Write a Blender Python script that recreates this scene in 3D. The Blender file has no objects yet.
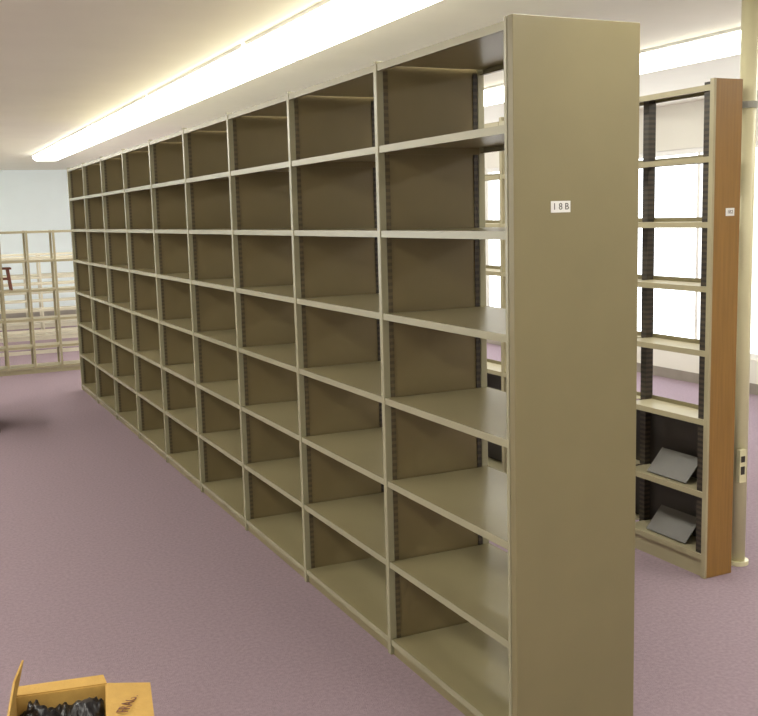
import bpy, bmesh, math, random
from mathutils import Matrix, Vector, noise
random.seed(3)
S=bpy.context.scene
S.view_settings.view_transform='Standard'
H=2.286; B=0.914; D=0.460
# ------------------------------------------------------------ helpers
def lin(c):
    return tuple(((v/255)/12.92 if v/255<=.04045 else ((v/255+.055)/1.055)**2.4) for v in c)+(1,)
def mat(name,rgb,rough=.5,var=.06,scale=8,bump=0,bscale=200,metal=0,spec=.5):
    m=bpy.data.materials.new(name); m.use_nodes=True; nt=m.node_tree; b=nt.nodes['Principled BSDF']
    b.inputs['Roughness'].default_value=rough; b.inputs['Metallic'].default_value=metal
    b.inputs['Specular IOR Level'].default_value=spec
    tc=nt.nodes.new('ShaderNodeTexCoord'); n=nt.nodes.new('ShaderNodeTexNoise'); n.inputs['Scale'].default_value=scale
    n.inputs['Detail'].default_value=4
    nt.links.new(tc.outputs['Object'],n.inputs['Vector'])
    r=nt.nodes.new('ShaderNodeValToRGB'); c=lin(rgb)
    r.color_ramp.elements[0].position=.3; r.color_ramp.elements[1].position=.7
    r.color_ramp.elements[0].color=tuple(v*(1-var) for v in c[:3])+(1,)
    r.color_ramp.elements[1].color=tuple(min(1,v*(1+var)) for v in c[:3])+(1,)
    nt.links.new(n.outputs['Fac'],r.inputs[0]); nt.links.new(r.outputs[0],b.inputs['Base Color'])
    if bump:
        n2=nt.nodes.new('ShaderNodeTexNoise'); n2.inputs['Scale'].default_value=bscale
        nt.links.new(tc.outputs['Object'],n2.inputs['Vector'])
        bp=nt.nodes.new('ShaderNodeBump'); bp.inputs['Strength'].default_value=bump; bp.inputs['Distance'].default_value=.01
        nt.links.new(n2.outputs['Fac'],bp.inputs['Height']); nt.links.new(bp.outputs[0],b.inputs['Normal'])
    return m
def emit(name,rgb,st):
    m=bpy.data.materials.new(name); m.use_nodes=True; b=m.node_tree.nodes['Principled BSDF']
    b.inputs['Base Color'].default_value=lin(rgb); b.inputs['Emission Color'].default_value=lin(rgb); b.inputs['Emission Strength'].default_value=st
    return m
class MB:
    def __init__(s): s.v=[];s.f=[];s.m=[];s.mats=[]
    def mi(s,m):
        if m not in s.mats: s.mats.append(m)
        return s.mats.index(m)
    def box(s,x0,x1,y0,y1,z0,z1,m,M=None):
        n=len(s.v); P=[(x,y,z) for z in (z0,z1) for y in (y0,y1) for x in (x0,x1)]
        if M: P=[tuple(M@Vector(p)) for p in P]
        s.v+=P
        for q in [(0,2,3,1),(4,5,7,6),(0,1,5,4),(2,6,7,3),(0,4,6,2),(1,3,7,5)]:
            s.f.append([n+i for i in q]); s.m.append(s.mi(m))
    def prism(s,pts,vec,m):
        n=len(s.v); k=len(pts); s.v+=[tuple(p) for p in pts]+[tuple(Vector(p)+Vector(vec)) for p in pts]; i=s.mi(m)
        s.f.append(list(range(n,n+k))[::-1]); s.f.append(list(range(n+k,n+2*k))); s.m+=[i,i]
        for a in range(k):
            b=(a+1)%k; s.f.append([n+a,n+b,n+k+b,n+k+a]); s.m.append(i)
    def obj(s,name,parent=None,bevel=0):
        me=bpy.data.meshes.new(name); me.from_pydata(s.v,[],s.f)
        for m in s.mats: me.materials.append(m)
        for p,i in zip(me.polygons,s.m): p.material_index=i
        bm=bmesh.new(); bm.from_mesh(me); bmesh.ops.recalc_face_normals(bm,faces=bm.faces); bm.to_mesh(me); bm.free()
        o=bpy.data.objects.new(name,me); S.collection.objects.link(o)
        if parent: o.parent=parent
        if bevel:
            b=o.modifiers.new('bevel','BEVEL'); b.width=bevel; b.segments=2; b.limit_method='ANGLE'
        return o
def empty(name):
    o=bpy.data.objects.new(name,None); S.collection.objects.link(o); return o
def text(name,body,size,loc,rot,m,parent):
    c=bpy.data.curves.new(name,'FONT'); c.body=body; c.size=size; c.align_x='CENTER'; c.align_y='CENTER'; c.extrude=.0004
    o=bpy.data.objects.new(name,c); S.collection.objects.link(o); o.location=loc; o.rotation_euler=rot; c.materials.append(m); o.parent=parent
    return o
# ------------------------------------------------------------ materials
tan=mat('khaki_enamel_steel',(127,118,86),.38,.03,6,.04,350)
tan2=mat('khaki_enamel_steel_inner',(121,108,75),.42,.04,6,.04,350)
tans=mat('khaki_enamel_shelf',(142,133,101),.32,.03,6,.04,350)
edge=mat('khaki_enamel_edge',(152,148,122),.24,.03,6)
lt=mat('light_tan_steel',(165,156,126),.45,.04,6)
pale=mat('pale_tan_steel',(206,199,178),.5,.04,6)
dark=mat('dark_bronze_steel',(44,38,32),.5,.08,8)
dgrey=mat('dark_grey_steel_plate',(88,84,78),.4,.08,8)
wood=mat('oak_veneer',(140,104,50),.42,.12,5)
nt=wood.node_tree; nz=[n for n in nt.nodes if n.type=='TEX_NOISE'][0]; mp=nt.nodes.new('ShaderNodeMapping'); tc=[n for n in nt.nodes if n.type=='TEX_COORD'][0]
mp.inputs['Scale'].default_value=(14,14,.7); nt.links.new(tc.outputs['Object'],mp.inputs[0]); nt.links.new(mp.outputs[0],nz.inputs['Vector'])
carpet=mat('mauve_carpet',(152,134,143),.95,.10,60,.6,260,spec=.1)
ceilm=mat('ceiling_paint',(240,237,222),.9,.02,2,.1,120)
wallm=mat('pale_blue_wall_paint',(236,245,246),.8,.02,2)
wallc=mat('cream_wall_paint',(234,232,222),.8,.02,2)
trim=mat('baseboard_vinyl',(150,142,132),.6)
white=mat('white_enamel',(240,240,236),.4,.01)
cream=mat('cream_gloss_paint',(218,212,174),.35,.03,5)
paper=mat('white_label_paper',(225,225,222),.7,.01)
ink=mat('black_ink',(70,66,64),.7)
card=mat('cardboard',(192,154,82),.85,.07,20,.2,90)
plastic=mat('black_plastic_bag_film',(22,20,24),.28,.2,10)
brown=mat('dark_red_brown_wood',(112,62,44),.5,.15,10)
grey=mat('grey_metal',(150,150,140),.4)
tube=emit('fluorescent_diffuser',(255,253,242),9.2)
def slots(name,c1,c2):
    perf=bpy.data.materials.new(name); perf.use_nodes=True; nt=perf.node_tree; b=nt.nodes['Principled BSDF']
    tc=nt.nodes.new('ShaderNodeTexCoord'); sp=nt.nodes.new('ShaderNodeSeparateXYZ'); nt.links.new(tc.outputs['Object'],sp.inputs[0])
    mu=nt.nodes.new('ShaderNodeMath'); mu.operation='MULTIPLY'; mu.inputs[1].default_value=40; nt.links.new(sp.outputs['Z'],mu.inputs[0])
    fr=nt.nodes.new('ShaderNodeMath'); fr.operation='FRACT'; nt.links.new(mu.outputs[0],fr.inputs[0])
    gt=nt.nodes.new('ShaderNodeMath'); gt.operation='GREATER_THAN'; gt.inputs[1].default_value=.5; nt.links.new(fr.outputs[0],gt.inputs[0])
    mx=nt.nodes.new('ShaderNodeMix'); mx.data_type='RGBA'; mx.inputs[6].default_value=lin(c1); mx.inputs[7].default_value=lin(c2)
    nt.links.new(gt.outputs[0],mx.inputs[0]); nt.links.new(mx.outputs[2],b.inputs['Base Color']); b.inputs['Roughness'].default_value=.5
    return perf
perf=slots('slotted_upright_strip',(101,90,64),(84,74,54))
perfd=slots('dark_slotted_post',(68,59,46),(42,36,30))
# ------------------------------------------------------------ room
X0,X1,Y0,Y1,CZ=-6.0,5.42,-5.0,17.5,2.74
m=MB(); m.box(X0-.15,X1+.15,Y0-.1,Y1+.1,-.1,0,carpet); m.obj('floor')
m=MB(); m.box(X0-.15,X1+.15,Y0-.1,Y1+.1,CZ,CZ+.1,ceilm); m.obj('ceiling')
m=MB(); m.box(X0-.12,X1+.12,Y1,Y1+.1,0,CZ,wallm); m.obj('wall_far')
m=MB(); m.box(X0-.12,X1+.12,Y0-.1,Y0,0,CZ,wallc); m.obj('wall_near')
WZ0,WZ1=.32,2.3; k=0
for side,xa,xb,wins in (('right',X1,X1+.12,[(1.2,3.4),(4.0,6.2),(6.8,9.0),(9.6,11.8),(12.4,14.6)]),('left',X0-.12,X0,[(8.6,10.8),(11.4,13.6),(14.2,16.8)])):  # left-wall windows are unseen, added to brighten the far end
    m=MB(); m.box(xa,xb,Y0,Y1,0,WZ0,wallc); m.box(xa,xb,Y0,Y1,WZ1,CZ,wallc)
    ys=[Y0]+[v for w in wins for v in w]+[Y1]
    for a in range(0,len(ys),2): m.box(xa,xb,ys[a],ys[a+1],WZ0,WZ1,wallc)
    m.obj('wall_'+side)
    for a,c in wins:
        k+=1; m=MB(); t=.05; p,q=xa+.03,xb-.03
        m.box(p,q,a,a+t,WZ0,WZ1,white); m.box(p,q,c-t,c,WZ0,WZ1,white)
        m.box(p,q,a+t,c-t,WZ0,WZ0+t,white); m.box(p,q,a+t,c-t,WZ1-t,WZ1,white)
        m.box(p+.01,q-.01,(a+c)/2-.02,(a+c)/2+.02,WZ0+t,WZ1-t,white)
        m.obj('window_or_added_opening_%d'%k)
for n,(a,b_,c,d) in dict(far=(X0+.012,X1-.012,Y1-.012,Y1),left=(X0,X0+.012,Y0,Y1),right=(X1-.012,X1,Y0,Y1)).items():
    m=MB(); m.box(a,b_,c,d,0,.1,trim); m.obj('baseboard_'+n)
# ------------------------------------------------------------ fluorescent fixtures, the unseen far ones added for light
def fixture(cx,y):
    e=empty('fluorescent_or_added_light'); w=.19; L=2.44
    m=MB(); m.box(cx-w,cx+w,y,y+L,CZ-.02,CZ,white); m.obj('housing',e)
    m=MB(); pr=[(cx-w+.005,y,CZ-.02),(cx-w+.01,y,CZ-.055),(cx-w+.05,y,CZ-.085),(cx+w-.05,y,CZ-.085),(cx+w-.01,y,CZ-.055),(cx+w-.005,y,CZ-.02)]
    m.prism(pr,(0,L,0),tube); m.obj('diffuser',e)
for cx in (-4.5,-2.05,.475,3.0):
    y=-4.2
    while y<(12.0 if cx==.475 else 14.5):  # other rows run on with unseen fixtures added to brighten the far wall
        fixture(cx,y); y+=2.50
# ------------------------------------------------------------ main double-depth shelving range
R=empty('library_shelving_range')
T=.024; n=9
zs=[1.98,1.67,1.36,1.035,.71,.385,.065]
m=MB(); m.box(0,D,-.006,T,0,H,tan); m.box(.006,D-.006,T,T+.004,.02,H-.02,tan2); m.obj('end_panel',R,.004)
m=MB()
for j in range(1,n+1):
    y=j*B
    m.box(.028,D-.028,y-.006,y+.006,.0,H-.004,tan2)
for j in range(0,n+1):
    y=j*B; y0=y-.013; y1=y+.013
    if j==0: y0,y1=T+.004,T+.02
    if j==n: y0,y1=y-.02,y+.012
    m.box(.0,.028,y0,y1,0,H,edge); m.box(D-.028,D,y0,y1,0,H,edge)
m.obj('uprights',R,.002)
m=MB()
for j in range(0,n+1):
    y=j*B
    for s in ((-1,1) if 0<j<n else ((1,) if j==0 else (-1,))):
        o=.0065 if j else T+.0045
        for (a,c,mm) in ((.029,.048,perf),(D-.048,D-.029,perfd)):
            ya,yb=sorted((y+s*o,y+s*(o+.004))); m.box(a,c,ya,yb,.03,H-.03,mm)
m.obj('slotted_strips',R)
m=MB()
for j in range(n):
    y0=j*B+.016 if j else T+.012; y1=(j+1)*B-.016
    for z in zs+[H-.012]:
        zz=z
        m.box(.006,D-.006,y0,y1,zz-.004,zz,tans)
        m.box(.003,.007,y0,y1,zz-.024,zz+.001,edge)
        m.box(D-.007,D-.003,y0,y1,zz-.024,zz+.001,edge)
        m.box(.007,.02,y0,y1,zz-.024,zz-.021,tan)
        m.box(D-.02,D-.007,y0,y1,zz-.024,zz-.021,tan)
        if z==zs[-1]:
            m.box(.012,.016,y0,y1,0,zz-.024,tan); m.box(D-.016,D-.012,y0,y1,0,zz-.024,tan)
        elif z<H-.1:
            for ya in (y0,y1-.003):
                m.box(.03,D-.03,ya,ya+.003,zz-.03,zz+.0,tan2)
m.obj('shelves',R)
m=MB(); m.box(.130,.200,-.0075,-.006,1.722,1.756,paper); m.obj('range_label',R)
text('label_text','1 8 B',.028,(.165,-.0078,1.739),(math.pi/2,0,0),ink,R)
# ------------------------------------------------------------ second range, oak end panel
R2=empty('wood_end_shelving_range'); x0,y0r=1.658,.95; D2=.168; B2=.575
m=MB(); m.box(x0+.008,x0+D2-.004,y0r-.02,y0r,0,H,wood); m.obj('oak_end_panel',R2,.003)
m=MB(); N2=13
m.box(x0-.006,x0+.008,y0r-.022,y0r+.004,0,H,lt)
for j in range(1,N2+1):
    y=y0r+j*B2
    m.box(x0,x0+.03,y-.015,y+.015,0,H,lt)
m.obj('front_posts',R2,.002)
m=MB()
m.box(x0+.010,x0+.034,y0r+.002,y0r+.055,0,H-.01,perfd)
for j in range(1,N2+1):
    y=y0r+j*B2
    m.box(x0+D2-.045,x0+D2,y-.02,y+.02,0,H-.01,perfd)
m.box(x0+D2-.03,x0+D2,y0r,y0r+.03,0,H-.01,perfd)
m.obj('slotted_posts',R2)
m=MB(); z2=[2.262,1.95,1.66,1.37,1.075,.755,.41,.11]
for j in range(N2):
    a=y0r+j*B2+(.006 if j==0 else .016); c=y0r+(j+1)*B2-.016
    for z in z2:
        m.box(x0+.004,x0+D2-.004,a,c,z-.004,z,lt); m.box(x0-.002,x0+.003,a,c,z-.026,z,lt)
        m.box(x0+D2-.005,x0+D2-.002,a,c,z-.02,z+.02,tan)
    m.box(x0+.008,x0+.012,a,c,0,.085,lt)
m.obj('shelves',R2)
m=MB()
for j in range(N2):
    a=y0r+j*B2+.035; c=y0r+(j+1)*B2-.022
    m.box(x0+D2-.012,x0+D2-.007,a,c,.115,.725,dark)
m.obj('rear_panels',R2)
m=MB()
for j in range(3):
    for z in (.11,.41):
        yc=y0r+j*B2+.29
        M=Matrix.Translation((x0+.03,yc,z+.003))@Matrix.Rotation(math.radians(42),4,'Y')
        m.box(-.004,0,-.14,.14,.004,.15,dgrey,M)
m.obj('slanted_display_plates',R2)
m=MB(); m.box(1.735,1.785,y0r-.0225,y0r-.0205,1.685,1.72,paper); m.obj('range_label',R2)
text('label_text','1B2',.022,(1.76,y0r-.0228,1.7025),(math.pi/2,0,0),ink,R2)
# ------------------------------------------------------------ painted pole
P=empty('painted_support_pole')
m=MB(); px,py,pr=1.945,1.02,.038
ring=[(px+pr*math.cos(t*math.pi/12),py+pr*math.sin(t*math.pi/12),0) for t in range(24)]
m.prism(ring,(0,0,CZ),cream); o=m.obj('shaft',P); [setattr(p,'use_smooth',len(p.vertices)==4) for p in o.data.polygons]
m=MB()
for z,h,r in ((0,.02,.055),(2.17,.03,.044),(CZ-.02,.02,.055)):
    m.prism([(px+r*math.cos(t*math.pi/12),py+r*math.sin(t*math.pi/12),z) for t in range(24)],(0,0,h),cream if z!=2.17 else grey)
m.obj('collars',P)
m=MB(); m.box(px-.05,px-.01,py-.055,py-.033,.42,.58,cream); m.box(px-.044,px-.02,py-.058,py-.055,.46,.50,dark); m.box(px-.044,px-.02,py-.058,py-.055,.52,.55,dark); m.obj('outlet_box',P,.003)
# ------------------------------------------------------------ low shelving by the far wall
def low(fy,xr,nn,sp,fh,zs_,mm):
    F=empty('low_open_shelving'); fd=.3; xs=[xr-sp*i for i in range(nn)]
    m=MB()
    for x in xs:
        m.box(x-.012,x+.012,fy,fy+.03,0,fh,mm); m.box(x-.012,x+.012,fy+fd-.03,fy+fd,0,fh,mm)
        m.box(x-.008,x+.008,fy+.03,fy+fd-.03,.03,.06,mm)
    m.obj('posts',F)
    m=MB()
    for z in zs_:
        m.box(xs[-1],xs[0],fy+.004,fy+fd-.004,z-.004,z,mm); m.box(xs[-1],xs[0],fy-.002,fy+.002,z-.026,z,mm)
    m.box(xs[-1],xs[0],fy+.01,fy+.014,0,.05,mm)
    m.obj('shelves',F)
low(9.75,.33,15,.30,1.66,(1.656,1.32,.98,.64,.32,.08),lt)
low(11.6,1.2,8,.914,1.3,(1.296,.95,.6,.3,.10),pale)
low(13.3,1.2,8,.914,1.3,(1.296,.95,.6,.3,.08),pale)
low(15.2,1.2,8,.914,1.2,(1.196,.9,.6,.3,.08),pale)
K=MB(); cx,cy,bz=-.585,9.90,.982
K.box(cx-.13,cx+.13,cy-.1,cy+.1,bz+.24,bz+.262,brown)
for sx in (-1,1):
    for sy in (-1,1):
        K.prism([(cx+sx*.12-.012,cy+sy*.085-.012,bz),(cx+sx*.12+.012,cy+sy*.085-.012,bz),(cx+sx*.12+.012,cy+sy*.085+.012,bz),(cx+sx*.12-.012,cy+sy*.085+.012,bz)],(-sx*.025,-sy*.01,.24),brown)
    K.box(cx+sx*.11-.008,cx+sx*.11+.008,cy-.075,cy+.075,bz+.09,bz+.11,brown)
K.box(cx-.10,cx+.10,cy-.085,cy-.07,bz+.12,bz+.14,brown); K.box(cx-.10,cx+.10,cy+.07,cy+.085,bz+.12,bz+.14,brown)
K.obj('small_wooden_stool')
# ------------------------------------------------------------ unseen panel-leg table, added left of view to cast a floor shadow
Tb=empty('added_shadow_table'); tx,ty=-1.70,6.75
m=MB(); m.box(tx-.75,tx+.75,ty-.42,ty+.42,.71,.745,brown); m.obj('table_top',Tb,.006)
m=MB()
for sx in (-.68,.70): m.box(tx+sx-.015,tx+sx+.015,ty-.34,ty+.34,.03,.71,dark); m.box(tx+sx-.03,tx+sx+.03,ty-.38,ty+.38,0,.03,dark)
m.box(tx-.66,tx+.68,ty-.01,ty+.01,.30,.71,dark)
m.obj('panel_legs',Tb)
# ------------------------------------------------------------ cardboard box
C=empty('open_cardboard_box'); C.location=(-1.325,.36,0); C.rotation_euler=(0,0,math.radians(-10))
w,d,h,t=.135,.18,.315,.005
m=MB()
m.box(-w,w,-d,d,0,t,card); m.box(-w,w,d-t,d,t,h,card); m.box(-w,w,-d,-d+t,t,h,card)
m.box(-w,-w+t,-d+t,d-t,t,h,card); m.box(w-t,w,-d+t,d-t,t,h,card)
def flap(L,base,rotz,ang,half,sk=.02,mm=card):
    M=Matrix.Translation(base)@Matrix.Rotation(rotz,4,'Z')@Matrix.Rotation(ang,4,'X')
    pts=[(-half,0,0),(half,0,0),(half-sk,L,0),(-half+sk,L,0)]
    m.prism([M@Vector(p) for p in pts],M.to_3x3()@Vector((0,0,.004)),mm)
flap(.13,(w,0,h),-math.pi/2,math.radians(-6),d,.01)
flap(.05,(0,d,h),0,math.radians(8),w,.01)
flap(.15,(0,-d,h),math.pi,math.radians(-50),w)
m.prism([(-w,-d,h),(-w,d,h),(-w+.03,d-.015,h+.12),(-w+.005,d-.06,h+.075),(-w,-d+.03,h+.05)],(.006,0,0),card)
m.obj('box_body',C)
text('printed_text','FRAGILE',.05,(w+.065,.05,h-.0015),(0,math.radians(6),math.radians(75)),brown,C)
me=bpy.data.meshes.new('black_plastic_liner'); bm=bmesh.new(); bmesh.ops.create_grid(bm,x_segments=36,y_segments=36,size=1)
for v in bm.verts:
    x,y=v.co.x,v.co.y
    z=.272+.06*noise.noise(Vector((x*2.3,y*2.3,1)))+.05*abs(noise.noise(Vector((x*6,y*6,4))))
    e=max(abs(x),abs(y)); z-=.12*max(0,e-.85)
    v.co=Vector((x*(w-.012),y*(d-.012),min(z,.305)))
bm.to_mesh(me); bm.free(); me.materials.append(plastic)
for p in me.polygons: p.use_smooth=True
o=bpy.data.objects.new('black_plastic_liner',me); S.collection.objects.link(o); o.parent=C
# ------------------------------------------------------------ world / camera
w_=bpy.data.worlds.new('overcast_sky'); S.world=w_; w_.use_nodes=True
w_.node_tree.nodes['Background'].inputs[0].default_value=(.93,.97,1,1); w_.node_tree.nodes['Background'].inputs[1].default_value=4.0
yaw,pit,rol=.4427,.1404,.026
f=Vector((math.sin(yaw)*math.cos(pit),math.cos(yaw)*math.cos(pit),-math.sin(pit))); r=Vector((math.cos(yaw),-math.sin(yaw),0)); u=r.cross(f)
r2=r*math.cos(rol)-u*math.sin(rol); u2=u*math.cos(rol)+r*math.sin(rol)
cd=bpy.data.cameras.new('camera'); cam=bpy.data.objects.new('camera',cd); S.collection.objects.link(cam)
cam.matrix_world=Matrix([[r2[0],u2[0],-f[0],-1.6379],[r2[1],u2[1],-f[1],-2.5155],[r2[2],u2[2],-f[2],1.7263],[0,0,0,1]])
cd.sensor_fit='HORIZONTAL'; cd.sensor_width=36; cd.lens=1006.43/758*36; cd.clip_start=.02
S.camera=cam
